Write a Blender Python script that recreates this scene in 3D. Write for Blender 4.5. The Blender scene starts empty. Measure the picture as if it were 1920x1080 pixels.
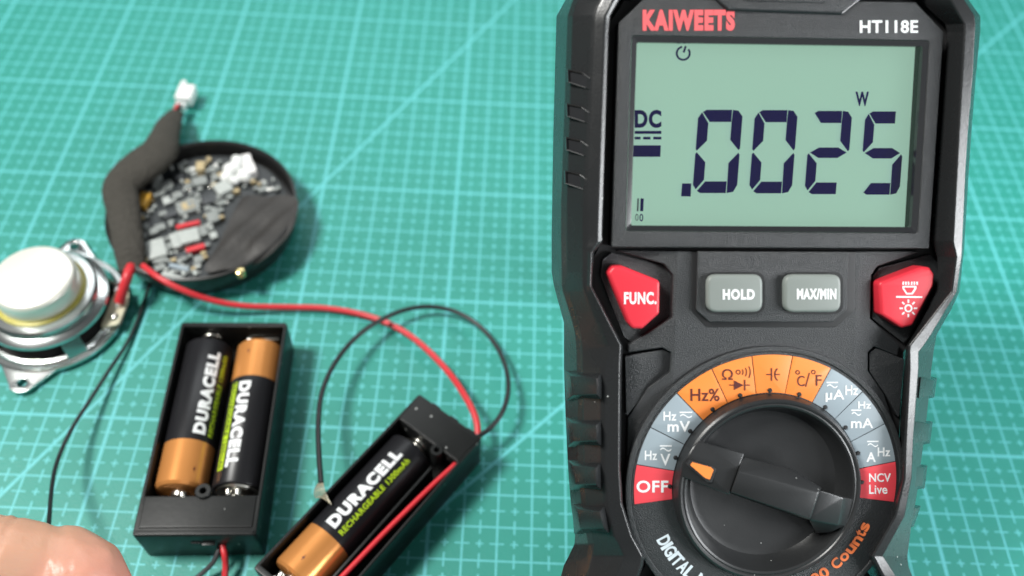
import bpy, bmesh, math, random
from mathutils import Vector, Matrix
random.seed(7)
K = 0.01                      # everything below is written in centimetres; K turns it into metres
scene = bpy.context.scene
col = scene.collection

# ------------------------------------------------------------------ camera
CAM = Vector((1.61572464, -17.89453324, 25.20651783))
RIGHT = Vector((0.99875257, 0.02633445, 0.04242405))
DOWN = Vector((0.04635622, -0.80477732, -0.59176394))
FWD = Vector((0.01855813, 0.59299238, -0.80499418))
FPX = 1684.876
cd = bpy.data.cameras.new('camera')
cam = bpy.data.objects.new('camera', cd)
col.objects.link(cam)
m = Matrix.Identity(4)
for i in range(3):
    m[i][0] = RIGHT[i]; m[i][1] = -DOWN[i]; m[i][2] = -FWD[i]; m[i][3] = CAM[i] * K
cam.matrix_world = m
cd.sensor_width = 36.0
cd.lens = FPX / 1920 * 36.0
cd.clip_start = 0.01
cd.clip_end = 20.0
cd.dof.use_dof = True
cd.dof.focus_distance = 0.203
cd.dof.aperture_fstop = 10.0
scene.camera = cam

# ------------------------------------------------------------------ world and lamps
w = bpy.data.worlds.new('World')
scene.world = w
w.use_nodes = True
w.node_tree.nodes['Background'].inputs[0].default_value = (0.90, 0.97, 1.0, 1)
w.node_tree.nodes['Background'].inputs[1].default_value = 0.08

def lamp(name, loc, target, size, power, color, sy=None):
    d = bpy.data.lights.new(name, 'AREA')
    d.energy = power
    d.color = color
    d.shape = 'RECTANGLE'
    d.size = size * K
    d.size_y = (sy or size) * K
    o = bpy.data.objects.new(name, d)
    col.objects.link(o)
    v = (Vector(target) - Vector(loc)).normalized()
    o.rotation_euler = v.to_track_quat('-Z', 'Y').to_euler()
    o.location = Vector(loc) * K
    return o
lamp('ceiling_lamp', (-46, -4, 80), (-2, -2, 0), 19, 10.8, (1.0, 0.99, 0.95))
lamp('window_light', (50, -20, 24), (8, -4, 8), 36, 3.9, (0.95, 0.98, 1.0), 14)
lamp('room_light', (44, -62, 66), (6, -4, 6), 120, 1.1, (0.95, 0.98, 1.0), 90)
lamp('far_window_light', (-10, 68, 72), (-2, 8, 0), 80, 3.0, (0.93, 0.98, 1.0), 30)

scene.render.engine = 'CYCLES'
scene.view_settings.view_transform = 'Standard'
scene.view_settings.look = 'None'
scene.view_settings.exposure = 0.0
scene.view_settings.gamma = 1.0

# ------------------------------------------------------------------ helpers
def ray(px, py):
    return RIGHT * ((px - 960) / FPX) + DOWN * ((py - 540) / FPX) + FWD

def P(px, py, z):
    """the point at height z (cm) over the mat that the photo shows at px, py"""
    d = ray(px, py)
    return CAM + d * ((z - CAM.z) / d.z)

# the meter's own frame (x right, y up its face, z out of its face)
MO = Vector((7.28351114, -6.66528178, 10.37913625))
MW = Matrix(((0.99768614, -0.03694115, 0.05707635), (0.06598859, 0.72824243, -0.68213523), (-0.01636656, 0.68432326, 0.72899507)))
MWT = MW.transposed()
MCAM = MWT @ (CAM - MO)

def ML(px, py, h):
    d = MWT @ ray(px, py)
    q = MCAM + d * ((h - MCAM.z) / d.z)
    return (q.x, q.y)

OFF = Vector((0, 0, 0))
def tag(o, label=None, cat=None, group=None, kind=None):
    if label: o['label'] = label
    if cat: o['category'] = cat
    if group: o['group'] = group
    if kind: o['kind'] = kind
    return o

def empty(name, loc, rot=None):
    o = bpy.data.objects.new(name, None)
    o.empty_display_size = 0.01
    col.objects.link(o)
    mm = (rot.to_4x4() if rot else Matrix.Identity(4))
    o.matrix_world = Matrix.Translation(Vector(loc) * K) @ mm
    return o

def link(name, me, mat, parent, smooth=False, angle=None):
    if mat and not me.materials: me.materials.append(mat)
    o = bpy.data.objects.new(name, me)
    col.objects.link(o)
    if parent: o.parent = parent
    if smooth:
        for p in me.polygons: p.use_smooth = True
        if angle: me.set_sharp_from_angle(angle=math.radians(angle))
    return o

def mk(name, verts, faces, mat, parent=None, smooth=False, angle=None, origin=None):
    me = bpy.data.meshes.new(name)
    og = Vector(origin) if origin is not None else Vector((0, 0, 0))
    sh = OFF if parent is not None else Vector((0, 0, 0))
    me.from_pydata([(Vector(v) + sh - og) * K for v in verts], [], faces)
    me.update()
    o = link(name, me, mat, parent, smooth, angle)
    if origin is not None: o.location = og * K
    return o

def from_bm(name, bm, mat, parent=None, smooth=False, angle=None, origin=None):
    og = Vector(origin) if origin is not None else Vector((0, 0, 0))
    sh = (OFF if parent is not None else Vector((0, 0, 0))) - og
    for v in bm.verts: v.co = (v.co + sh) * K
    me = bpy.data.meshes.new(name)
    bm.to_mesh(me)
    bm.free()
    o = link(name, me, mat, parent, smooth, angle)
    if origin is not None: o.location = og * K
    return o

def curve_mesh(cu):
    o = bpy.data.objects.new('tmp', cu)
    col.objects.link(o)
    dg = bpy.context.evaluated_depsgraph_get()
    me = bpy.data.meshes.new_from_object(o.evaluated_get(dg))
    bpy.data.objects.remove(o)
    bpy.data.curves.remove(cu)
    return me

def rnd(pts, r, n=4):
    """round the corners of a polygon; r one number or one per corner"""
    out = []
    N = len(pts)
    for i in range(N):
        p0, p1, p2 = Vector(pts[i - 1][:2]), Vector(pts[i][:2]), Vector(pts[(i + 1) % N][:2])
        rr = r[i] if isinstance(r, (list, tuple)) else r
        a, b = p0 - p1, p2 - p1
        la, lb = a.length, b.length
        if rr <= 0 or la < 1e-6 or lb < 1e-6:
            out.append(tuple(p1)); continue
        a.normalize(); b.normalize()
        ang = a.angle(b)
        t = min(rr / max(math.tan(ang / 2), 1e-3), la * .48, lb * .48)
        s, e = p1 + a * t, p1 + b * t
        for k in range(n + 1):
            u = k / n
            q = s * (1 - u) ** 2 + p1 * 2 * u * (1 - u) + e * u * u
            out.append((q.x, q.y))
    return out

def plate_bm(loops, z0, z1, bev=0.0, res=2):
    cu = bpy.data.curves.new('plate', 'CURVE')
    cu.dimensions = '2D'
    cu.fill_mode = 'BOTH'
    S = 10.0                       # work large so that the curve code keeps its precision
    for lp in loops:
        sp = cu.splines.new('POLY')
        sp.points.add(len(lp) - 1)
        for i, q in enumerate(lp): sp.points[i].co = (q[0] * S, q[1] * S, 0, 1)
        sp.use_cyclic_u = True
    cu.bevel_depth = bev * S
    cu.bevel_resolution = res
    cu.offset = -bev * S
    cu.extrude = max(1e-4, ((z1 - z0) / 2 - bev)) * S
    me = curve_mesh(cu)
    bm = bmesh.new()
    bm.from_mesh(me)
    bpy.data.meshes.remove(me)
    for v in bm.verts:
        v.co = v.co / S
        v.co.z += (z0 + z1) / 2
    bmesh.ops.remove_doubles(bm, verts=bm.verts, dist=1e-5)
    return bm

def plate(name, loops, z0, z1, mat, parent=None, bev=0.0, res=2, smooth=True, origin=None):
    if not isinstance(loops[0][0], (list, tuple)): loops = [loops]
    return from_bm(name, plate_bm(loops, z0, z1, bev, res), mat, parent, smooth, 32, origin)

def lathe(name, prof, mat, parent=None, seg=64, center=(0, 0, 0), angle=35, arc=None, origin=None):
    vs, fs = [], []
    n = len(prof)
    cx, cy, cz = center
    for k in range(seg):
        a = 2 * math.pi * k / seg
        for r, z in prof: vs.append((cx + r * math.cos(a), cy + r * math.sin(a), cz + z))
    for k in range(seg):
        for i in range(n - 1):
            a, b = k * n + i, ((k + 1) % seg) * n + i
            fs.append((a, b, b + 1, a + 1))
    o = mk(name, vs, fs, mat, parent, True, angle, origin)
    bm = bmesh.new(); bm.from_mesh(o.data)
    bmesh.ops.remove_doubles(bm, verts=bm.verts, dist=1e-7)
    bmesh.ops.recalc_face_normals(bm, faces=bm.faces)
    bm.to_mesh(o.data); bm.free()
    for p in o.data.polygons: p.use_smooth = True
    o.data.set_sharp_from_angle(angle=math.radians(angle))
    return o

def spline(pts, n=8):
    pts = [Vector(p) for p in pts]
    q = [pts[0] * 2 - pts[1]] + pts + [pts[-1] * 2 - pts[-2]]
    out = []
    for i in range(1, len(q) - 2):
        for k in range(n):
            t = k / n
            a, b, c, d = q[i - 1], q[i], q[i + 1], q[i + 2]
            out.append(0.5 * ((2 * b) + (c - a) * t + (2 * a - 5 * b + 4 * c - d) * t * t + (3 * b - a - 3 * c + d) * t ** 3))
    out.append(q[-2])
    return out

def tube(name, pts, r, mat, parent=None, seg=12, n=8, smooth_path=True, origin=None, flat=1.0, up=None):
    """round (or flattened) tube; r a number or a list matching pts"""
    base = [Vector(p) for p in pts]
    path = spline(base, n) if smooth_path else base
    N = len(path)
    def rad(i):
        if not isinstance(r, (list, tuple)): return r
        f = i / (N - 1) * (len(r) - 1)
        k = min(int(f), len(r) - 2)
        return r[k] + (r[k + 1] - r[k]) * (f - k)
    vs, fs = [], []
    t0 = (path[1] - path[0]).normalized()
    nrm = Vector(up) if up else (Vector((0, 0, 1)) if abs(t0.z) < .9 else Vector((1, 0, 0)))
    for i, p in enumerate(path):
        t = (path[min(i + 1, N - 1)] - path[max(i - 1, 0)]).normalized()
        nrm = (nrm - t * nrm.dot(t)).normalized()
        bn = t.cross(nrm)
        rr = rad(i)
        for k in range(seg):
            a = 2 * math.pi * k / seg
            vs.append(p + nrm * math.cos(a) * rr * flat + bn * math.sin(a) * rr)
    for i in range(N - 1):
        for k in range(seg):
            a, b = i * seg + k, i * seg + (k + 1) % seg
            fs.append((a, b, b + seg, a + seg))
    fs.append(tuple(range(seg - 1, -1, -1)))
    fs.append(tuple((N - 1) * seg + k for k in range(seg)))
    return mk(name, vs, fs, mat, parent, True, 60, origin)

def box_bm(cx, cy, cz, sx, sy, sz, bev=0.0, rz=0.0):
    bm = bmesh.new()
    bmesh.ops.create_cube(bm, size=1)
    if bev == 0:
        pass
    for v in bm.verts: v.co = Vector((v.co.x * sx, v.co.y * sy, v.co.z * sz))
    if bev > 0:
        bmesh.ops.bevel(bm, geom=list(bm.edges), offset=bev, segments=2, profile=.6, affect='EDGES')
    mt = Matrix.Translation((cx, cy, cz)) @ Matrix.Rotation(rz, 4, 'Z')
    bm.transform(mt)
    return bm

def box(name, c, s, mat, parent=None, bev=0.0, rz=0.0, origin=None):
    return from_bm(name, box_bm(*c, *s, bev, rz), mat, parent, bev > 0, 40, origin)

def merge(bms):
    out = bmesh.new()
    for b in bms:
        me = bpy.data.meshes.new('t'); b.to_mesh(me); b.free()
        out.from_mesh(me); bpy.data.meshes.remove(me)
    return out

def text_bm(s, weight=0.0, shear=0.0, depth=0.004):
    """a text as a mesh, its ink box scaled to the unit square"""
    cu = bpy.data.curves.new('txt', 'FONT')
    cu.body = s
    cu.size = 1
    cu.offset = weight
    cu.shear = shear
    cu.space_character = 1 + weight * 3
    cu.resolution_u = 4
    cu.fill_mode = 'FRONT'
    me = curve_mesh(cu)
    bm = bmesh.new(); bm.from_mesh(me); bpy.data.meshes.remove(me)
    xs = [v.co.x for v in bm.verts]; ys = [v.co.y for v in bm.verts]
    x0, x1, y0, y1 = min(xs), max(xs), min(ys), max(ys)
    asp = (x1 - x0) / max(y1 - y0, 1e-6)
    for v in bm.verts: v.co = Vector(((v.co.x - x0) / (x1 - x0), (v.co.y - y0) / (y1 - y0), 0))
    for f in bm.faces: f.smooth = False
    bmesh.ops.remove_doubles(bm, verts=bm.verts, dist=1e-5)
    return bm, asp

def thicken(bm, z0, z1):
    r = bmesh.ops.extrude_face_region(bm, geom=list(bm.faces))
    vs = [g for g in r['geom'] if isinstance(g, bmesh.types.BMVert)]
    s = set(vs)
    for v in bm.verts: v.co.z = z1 if v in s else z0
    return bm

def meter_text(s, bb, h, mat, parent, weight=0.0, shear=0.0, name='lettering', th=0.008):
    bm, asp = text_bm(s, weight, shear)
    tl, tr, bl = Vector(ML(bb[0], bb[1], h)), Vector(ML(bb[2], bb[1], h)), Vector(ML(bb[0], bb[3], h))
    for v in bm.verts:
        q = bl + (tr - tl) * v.co.x + (tl - bl) * v.co.y
        v.co = Vector((q.x, q.y, 0))
    thicken(bm, h, h + th)
    return from_bm(name, bm, mat, parent)

def mpoly(pts, h):
    return [ML(a, b, h) for a, b in pts]

def mplate(name, pts, h0, h1, mat, parent, r=0.0, bev=0.0, holes=(), res=2):
    lp = [rnd(mpoly(pts, h1), r)]
    for hp, hr in holes: lp.append(rnd(mpoly(hp, h1), hr) if hr is not None else hp)
    return plate(name, lp, h0, h1, mat, parent, bev, res)

# ------------------------------------------------------------------ materials
def mat(name, base, rough=.5, metal=0.0, spec=.5, bump=None, speck=None, vary=None, coat=0.0, sss=0.0, rvar=None):
    """bump=(scale, strength, dist); speck=(scale, threshold, colour); vary=(scale, amount)"""
    M = bpy.data.materials.new(name)
    M.use_nodes = True
    nt = M.node_tree
    b = nt.nodes['Principled BSDF']
    b.inputs['Base Color'].default_value = (*base, 1)
    b.inputs['Roughness'].default_value = rough
    b.inputs['Metallic'].default_value = metal
    b.inputs['Specular IOR Level'].default_value = spec
    b.inputs['Coat Weight'].default_value = coat
    b.inputs['Coat Roughness'].default_value = .12
    if sss:
        b.inputs['Subsurface Weight'].default_value = sss
        b.inputs['Subsurface Radius'].default_value = (.006, .002, .001)
        b.inputs['Subsurface Scale'].default_value = 1.0
    tc = nt.nodes.new('ShaderNodeTexCoord')
    def noise(sc, det=3):
        n = nt.nodes.new('ShaderNodeTexNoise')
        n.inputs['Scale'].default_value = sc
        n.inputs['Detail'].default_value = det
        nt.links.new(tc.outputs['Object'], n.inputs['Vector'])
        return n
    colsock = None
    if vary:
        n = noise(vary[0])
        mx = nt.nodes.new('ShaderNodeMix'); mx.data_type = 'RGBA'
        mx.inputs['A'].default_value = (*[c * (1 - vary[1]) for c in base], 1)
        mx.inputs['B'].default_value = (*[min(1, c * (1 + vary[1])) for c in base], 1)
        nt.links.new(n.outputs['Fac'], mx.inputs['Factor'])
        colsock = mx.outputs['Result']
    if speck:
        v = nt.nodes.new('ShaderNodeTexVoronoi')
        v.inputs['Scale'].default_value = speck[0]
        nt.links.new(tc.outputs['Object'], v.inputs['Vector'])
        lt = nt.nodes.new('ShaderNodeMath'); lt.operation = 'LESS_THAN'
        lt.inputs[1].default_value = speck[1]
        nt.links.new(v.outputs['Distance'], lt.inputs[0])
        n2 = noise(speck[0] * .13, 1)
        gt = nt.nodes.new('ShaderNodeMath'); gt.operation = 'GREATER_THAN'; gt.inputs[1].default_value = .6
        nt.links.new(n2.outputs['Fac'], gt.inputs[0])
        mu = nt.nodes.new('ShaderNodeMath'); mu.operation = 'MULTIPLY'
        nt.links.new(lt.outputs[0], mu.inputs[0]); nt.links.new(gt.outputs[0], mu.inputs[1])
        mx = nt.nodes.new('ShaderNodeMix'); mx.data_type = 'RGBA'
        nt.links.new(mu.outputs[0], mx.inputs['Factor'])
        if colsock: nt.links.new(colsock, mx.inputs['A'])
        else: mx.inputs['A'].default_value = (*base, 1)
        mx.inputs['B'].default_value = (*speck[2], 1)
        colsock = mx.outputs['Result']
    if colsock: nt.links.new(colsock, b.inputs['Base Color'])
    if rvar:
        n = noise(rvar[0])
        mr = nt.nodes.new('ShaderNodeMapRange')
        mr.inputs['To Min'].default_value = rough - rvar[1]
        mr.inputs['To Max'].default_value = rough + rvar[1]
        nt.links.new(n.outputs['Fac'], mr.inputs['Value'])
        nt.links.new(mr.outputs['Result'], b.inputs['Roughness'])
    if bump:
        n = noise(bump[0])
        bp = nt.nodes.new('ShaderNodeBump')
        bp.inputs['Strength'].default_value = bump[1]
        bp.inputs['Distance'].default_value = bump[2]
        nt.links.new(n.outputs['Fac'], bp.inputs['Height'])
        nt.links.new(bp.outputs['Normal'], b.inputs['Normal'])
    return M

DUST = (.35, .36, .35)
RUBBER = mat('black_rubber', (.019, .020, .021), .27, spec=.5, bump=(2500, .15, .0002), speck=(420, .09, DUST), rvar=(160, .06))
PANEL = mat('grained_black_plastic', (.020, .022, .024), .40, spec=.55, bump=(5200, .7, .0003), rvar=(300, .06))
GLOSSB = mat('smooth_black_plastic', (.018, .019, .021), .30, spec=.5, bump=(900, .02, .0001), speck=(420, .055, DUST), rvar=(200, .06))
RIM = mat('polished_black_plastic', (.02, .021, .023), .16, spec=.6)
KNOB = mat('charcoal_plastic', (.020, .021, .022), .34, spec=.5, bump=(1500, .06, .0002), speck=(420, .05, DUST), rvar=(180, .08))
DARK = mat('matte_black', (.010, .010, .011), .6)
REDB = mat('red_silicone', (.68, .030, .050), .42, spec=.45, bump=(1800, .05, .0002))
GREYB = mat('grey_silicone', (.215, .240, .225), .45, spec=.45, bump=(1800, .05, .0002))
WHITE = mat('white_print', (.80, .82, .83), .5)
PINKR = mat('red_print', (.80, .12, .13), .5)
ORANGE = mat('orange_print', (.86, .245, .045), .45)
ORANGET = mat('orange_text_print', (.85, .20, .06), .5)
SLATE = mat('blue_grey_print', (.29, .35, .39), .45)
REDP = mat('dial_red_print', (.78, .065, .085), .45)
BROWN = mat('dark_brown_print', (.085, .012, .010), .5)
INK = mat('lcd_ink', (.016, .004, .30), .6, spec=.0)
LCD = mat('lcd_green', (.36, .60, .47), .35, vary=(30, .03))
PLASTICB = mat('holder_black_plastic', (.010, .011, .011), .38, spec=.28, bump=(700, .08, .0003), speck=(260, .10, DUST), rvar=(120, .08))
COPPER = mat('copper_foil', (.88, .37, .11), .25, metal=.55, vary=(60, .08), bump=(500, .03, .0002))
SLEEVE = mat('battery_black_foil', (.014, .014, .016), .33, spec=.35, bump=(260, .05, .0003))
LIME = mat('lime_print', (.46, .66, .02), .45)
NICKEL = mat('nickel', (.72, .70, .64), .28, metal=1.0, bump=(900, .05, .0002))
STEEL = mat('zinc_plated_steel', (.70, .73, .72), .22, metal=1.0, vary=(90, .06), bump=(350, .06, .0003))
CAPW = mat('worn_steel_cap', (.90, .89, .81), .36, metal=.4, vary=(60, .05))
YELLOW = mat('yellow_glue', (.46, .41, .08), .35, vary=(120, .2))
CREAM = mat('terminal_board', (.58, .55, .40), .5, vary=(200, .15))
CONE = mat('speaker_cone_paper', (.02, .02, .02), .8)
FOAM = mat('grey_foam_tape', (.070, .066, .058), .95, spec=.1, bump=(900, 1.0, .0012), vary=(300, .15))
TAPE = mat('black_cloth_tape', (.032, .030, .028), .5, spec=.4, bump=(900, .3, .0004), vary=(150, .2))
DISH = mat('dish_black_plastic', (.012, .012, .012), .35, bump=(900, .06, .0002))
PCB = mat('black_circuit_board', (.02, .024, .026), .4, vary=(300, .5))
CHIPG = mat('grey_component', (.24, .26, .25), .5, vary=(900, .3))
CHIPW = mat('pale_component', (.42, .45, .43), .5, vary=(700, .2))
CHIPD = mat('dark_component', (.05, .055, .06), .45)
CHIPT = mat('tan_component', (.45, .36, .20), .5)
GLUE = mat('hot_glue', (.80, .82, .80), .35, bump=(250, .3, .001))
REDW = mat('red_wire_insulation', (.62, .030, .040), .38, spec=.5, vary=(150, .08))
BLACKW = mat('black_wire_insulation', (.015, .016, .017), .35, spec=.5)
GREYW = mat('grey_black_wire_insulation', (.05, .052, .055), .35)
TIN = mat('tinned_copper', (.62, .58, .46), .35, metal=.7)
BRASS = mat('brass', (.80, .65, .32), .25, metal=1.0)
CONN = mat('white_connector_plastic', (.82, .80, .79), .4)
AMBER = mat('amber_tape', (.62, .34, .05), .3)

# clear window
GL = bpy.data.materials.new('clear_window'); GL.use_nodes = True
nt = GL.node_tree; nt.nodes.clear()
out = nt.nodes.new('ShaderNodeOutputMaterial'); mx = nt.nodes.new('ShaderNodeMixShader')
tr = nt.nodes.new('ShaderNodeBsdfTransparent'); gs = nt.nodes.new('ShaderNodeBsdfGlossy'); fr = nt.nodes.new('ShaderNodeFresnel')
gs.inputs['Roughness'].default_value = .03
tr.inputs['Color'].default_value = (.97, .99, .98, 1)
fr.inputs['IOR'].default_value = 1.45
nt.links.new(fr.outputs[0], mx.inputs[0]); nt.links.new(tr.outputs[0], mx.inputs[1]); nt.links.new(gs.outputs[0], mx.inputs[2])
nt.links.new(mx.outputs[0], out.inputs['Surface'])

# LCD gives off a little light of its own (backlight)
lb = LCD.node_tree.nodes['Principled BSDF']
lb.inputs['Emission Color'].default_value = (.40, .62, .50, 1)
lb.inputs['Emission Strength'].default_value = .74

# skin
SKIN = mat('skin', (.50, .275, .185), .40, spec=.4, bump=(330, .30, .0007), vary=(70, .14), sss=.15, rvar=(300, .08))
NAIL = mat('fingernail', (.66, .36, .30), .25)

# cutting mat: printed centimetre grid
MATM = bpy.data.materials.new('cutting_mat_print'); MATM.use_nodes = True
nt = MATM.node_tree
bs = nt.nodes['Principled BSDF']
tc = nt.nodes.new('ShaderNodeTexCoord')
sx = nt.nodes.new('ShaderNodeSeparateXYZ')
nt.links.new(tc.outputs['Object'], sx.inputs[0])
def mth(op, a, b=None, c=None):
    n = nt.nodes.new('ShaderNodeMath'); n.operation = op
    for i, q in enumerate((a, b, c)):
        if q is None: continue
        if isinstance(q, (int, float)): n.inputs[i].default_value = q
        else: nt.links.new(q, n.inputs[i])
    return n.outputs[0]
X = mth('MULTIPLY', sx.outputs['X'], 100.0)
Y = mth('MULTIPLY', sx.outputs['Y'], 100.0)
def near(v, period, off, half):          # distance to the nearest line of a family, below half the width
    q = mth('PINGPONG', mth('SUBTRACT', v, off), period / 2)
    return mth('LESS_THAN', q, half)
def mx2(*a):
    r = a[0]
    for b in a[1:]: r = mth('MAXIMUM', r, b)
    return r
thin = mx2(near(X, 1, 0, .030), near(Y, 1, 0, .027))
bold = mx2(near(X, 5, 0, .055), near(Y, 5, 0, .050))
tx = mth('MAXIMUM', near(Y, 1, 0, .21), near(Y, 1, .5, .11))     # half-centimetre dashes on vertical half lines
ty = mth('MAXIMUM', near(X, 1, 0, .21), near(X, 1, .5, .11))
tick = mx2(mth('MULTIPLY', near(X, 1, .5, .026), tx), mth('MULTIPLY', near(Y, 1, .5, .022), ty))
d60 = mth('ADD', mth('MULTIPLY', X, math.sin(math.radians(59.85))), mth('MULTIPLY', Y, -math.cos(math.radians(59.85))))
c60 = -4.88 * math.sin(math.radians(59.85)) - 5.4 * math.cos(math.radians(59.85))
l60 = mth('LESS_THAN', mth('ABSOLUTE', mth('SUBTRACT', d60, c60)), .055)
d45 = mth('MULTIPLY', mth('SUBTRACT', X, Y), .7071)
l45 = mth('LESS_THAN', mth('ABSOLUTE', mth('SUBTRACT', d45, 7.80 * .7071)), .055)
lines = mx2(thin, bold, tick, l60, l45)
nz = nt.nodes.new('ShaderNodeTexNoise'); nz.inputs['Scale'].default_value = 55; nz.inputs['Detail'].default_value = 4
nt.links.new(tc.outputs['Object'], nz.inputs['Vector'])
mg = nt.nodes.new('ShaderNodeMix'); mg.data_type = 'RGBA'
mg.inputs['A'].default_value = (.025, .250, .200, 1); mg.inputs['B'].default_value = (.032, .290, .240, 1)
nt.links.new(nz.outputs['Fac'], mg.inputs['Factor'])
nw = nt.nodes.new('ShaderNodeTexNoise'); nw.inputs['Scale'].default_value = 400; nw.inputs['Detail'].default_value = 3
nt.links.new(tc.outputs['Object'], nw.inputs['Vector'])
ink = mth('MULTIPLY', lines, mth('MULTIPLY_ADD', nw.outputs['Fac'], .5, .62))
ink = mth('MINIMUM', ink, 1.0)
ml = nt.nodes.new('ShaderNodeMix'); ml.data_type = 'RGBA'
nt.links.new(ink, ml.inputs['Factor'])
nt.links.new(mg.outputs['Result'], ml.inputs['A'])
ml.inputs['B'].default_value = (.125, .520, .545, 1)
nt.links.new(ml.outputs['Result'], bs.inputs['Base Color'])
mrr = nt.nodes.new('ShaderNodeMapRange'); mrr.inputs['To Min'].default_value = .38; mrr.inputs['To Max'].default_value = .62
nr = nt.nodes.new('ShaderNodeTexNoise'); nr.inputs['Scale'].default_value = 38; nr.inputs['Detail'].default_value = 6
nt.links.new(tc.outputs['Object'], nr.inputs['Vector']); nt.links.new(nr.outputs['Fac'], mrr.inputs['Value']); nt.links.new(mrr.outputs['Result'], bs.inputs['Roughness'])
bs.inputs['Specular IOR Level'].default_value = .45
nb = nt.nodes.new('ShaderNodeTexNoise'); nb.inputs['Scale'].default_value = 1500; nb.inputs['Detail'].default_value = 2
nt.links.new(tc.outputs['Object'], nb.inputs['Vector'])
bp = nt.nodes.new('ShaderNodeBump'); bp.inputs['Strength'].default_value = .35; bp.inputs['Distance'].default_value = .0003
nt.links.new(nb.outputs['Fac'], bp.inputs['Height']); nt.links.new(bp.outputs['Normal'], bs.inputs['Normal'])

# ------------------------------------------------------------------ cutting mat
o = plate('cutting_mat', rnd([(-60, -45), (60, -45), (60, 75), (-60, 75)], 2), -.3, 0, MATM)
tag(o, kind='structure')

# ------------------------------------------------------------------ multimeter
BASE = Vector((0, -11.95, -2.9))
meter = empty('multimeter', MO + MW @ BASE, MW)
tag(meter, 'large black digital multimeter with green screen propped up on the mat', 'multimeter')
OFF = -BASE

def pl(poly):
    def f(y):
        if y <= poly[0][0]: return poly[0][1]
        for (a, b), (c, d) in zip(poly, poly[1:]):
            if y <= c: return b + (d - b) * (y - a) / (c - a)
        return poly[-1][1]
    return f
S_L = pl([(-60, 1110), (0, 1060), (30, 1043), (60, 1042), (250, 1037), (440, 1034), (520, 1034), (605, 1057), (650, 1057), (690, 1057), (780, 1060), (880, 1065), (945, 1070), (1000, 1078), (1030, 1076), (1050, 1060), (1080, 1050), (1640, 1045)])
C_L = pl([(-60, 1125), (0, 1074), (30, 1064), (60, 1063), (234, 1057.5), (394, 1052), (487, 1053), (543, 1054), (618, 1078), (651, 1081), (880, 1085), (945, 1090), (1005, 1100), (1030, 1104), (1060, 1096), (1090, 1090), (1640, 1080)])
D_L = pl([(-60, 1165), (7, 1123), (23, 1115), (188, 1108), (371, 1100), (510, 1099), (541, 1098), (650, 1141), (690, 1131), (880, 1131), (945, 1137), (1005, 1150), (1040, 1170), (1085, 1150), (1640, 1110)])
E_L = pl([(-60, 1190), (0, 1150), (30, 1135), (60, 1133), (250, 1126), (440, 1120), (452, 1120), (473, 1108), (536, 1106), (648, 1163), (693, 1161), (880, 1160), (944, 1164), (1005, 1183), (1048, 1206), (1085, 1192), (1130, 1172), (1640, 1150)])
F_L = pl([(-60, 1200), (0, 1161), (30, 1144), (60, 1141), (250, 1135), (440, 1129), (452, 1130), (473, 1112), (536, 1109), (648, 1166), (693, 1164), (880, 1163), (944, 1167), (1005, 1186), (1048, 1210), (1085, 1196), (1130, 1176), (1640, 1154)])
W0R = pl([(-60, 1690), (0, 1722), (45, 1772), (59, 1777), (230, 1765), (450, 1747), (482, 1757), (520, 1760), (560, 1748), (650, 1700), (690, 1696), (780, 1690), (897, 1685), (968, 1668), (1043, 1625), (1085, 1646), (1640, 1660)])
W1R = pl([(-60, 1745), (0, 1781), (47, 1808), (230, 1797), (455, 1785), (480, 1792), (547, 1783), (650, 1702), (690, 1703), (827, 1696), (897, 1694), (968, 1677), (1043, 1634), (1085, 1656), (1640, 1672)])
W2R = pl([(-60, 1752), (0, 1786), (47, 1811), (230, 1800), (455, 1788), (480, 1795), (547, 1787), (650, 1706), (690, 1707), (827, 1700), (897, 1698), (968, 1681), (1043, 1639), (1085, 1661), (1640, 1677)])
N_R = pl([(-60, 1778), (0, 1808), (33, 1829), (140, 1824), (277, 1812), (464, 1804), (482, 1803), (547, 1794), (640, 1738), (660, 1722), (690, 1722), (827, 1712), (897, 1709), (968, 1696), (1043, 1655), (1085, 1682), (1640, 1700)])
S_R = pl([(-60, 1785), (0, 1816), (30, 1838), (60, 1838), (140, 1830), (277, 1819), (464, 1808), (555, 1798), (628, 1756), (674, 1748), (752, 1741), (835, 1731), (921, 1720), (991, 1708), (1052, 1700), (1085, 1712), (1640, 1720)])
YS = [-60, -30, 0, 12, 30, 45, 60, 140, 200, 250, 320, 380, 440, 452, 462, 473, 482, 510, 536, 547, 580, 605, 628, 648, 660, 690, 740, 780, 827, 880, 897, 921, 944, 968, 991, 1005, 1020, 1043, 1060, 1085, 1130, 1300, 1640]
def loft(name, lines, parent, matl):
    vs, fs = [], []
    n = len(lines)
    for y in YS:
        for f, h, dx in lines:
            q = ML(f(y) + dx, y, h)
            vs.append((q[0], max(q[1], -11.9 + .12 * max(0, h + 1)), h))
    for i in range(len(YS) - 1):
        for k in range(n - 1):
            a = i * n + k
            fs.append((a, a + n, a + n + 1, a + 1))
    fs.append(tuple(range(n)))
    fs.append(tuple((len(YS) - 1) * n + k for k in reversed(range(n))))
    o = mk(name, vs, fs, matl, parent, True)
    bm = bmesh.new(); bm.from_mesh(o.data)
    bmesh.ops.recalc_face_normals(bm, faces=bm.faces)
    bm.to_mesh(o.data); bm.free()
    for p_ in o.data.polygons: p_.use_smooth = True
    bv = o.modifiers.new('soft_edges', 'BEVEL')
    bv.width = .0006; bv.segments = 3; bv.limit_method = 'ANGLE'; bv.angle_limit = math.radians(12); bv.harden_normals = True
    return o
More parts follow.
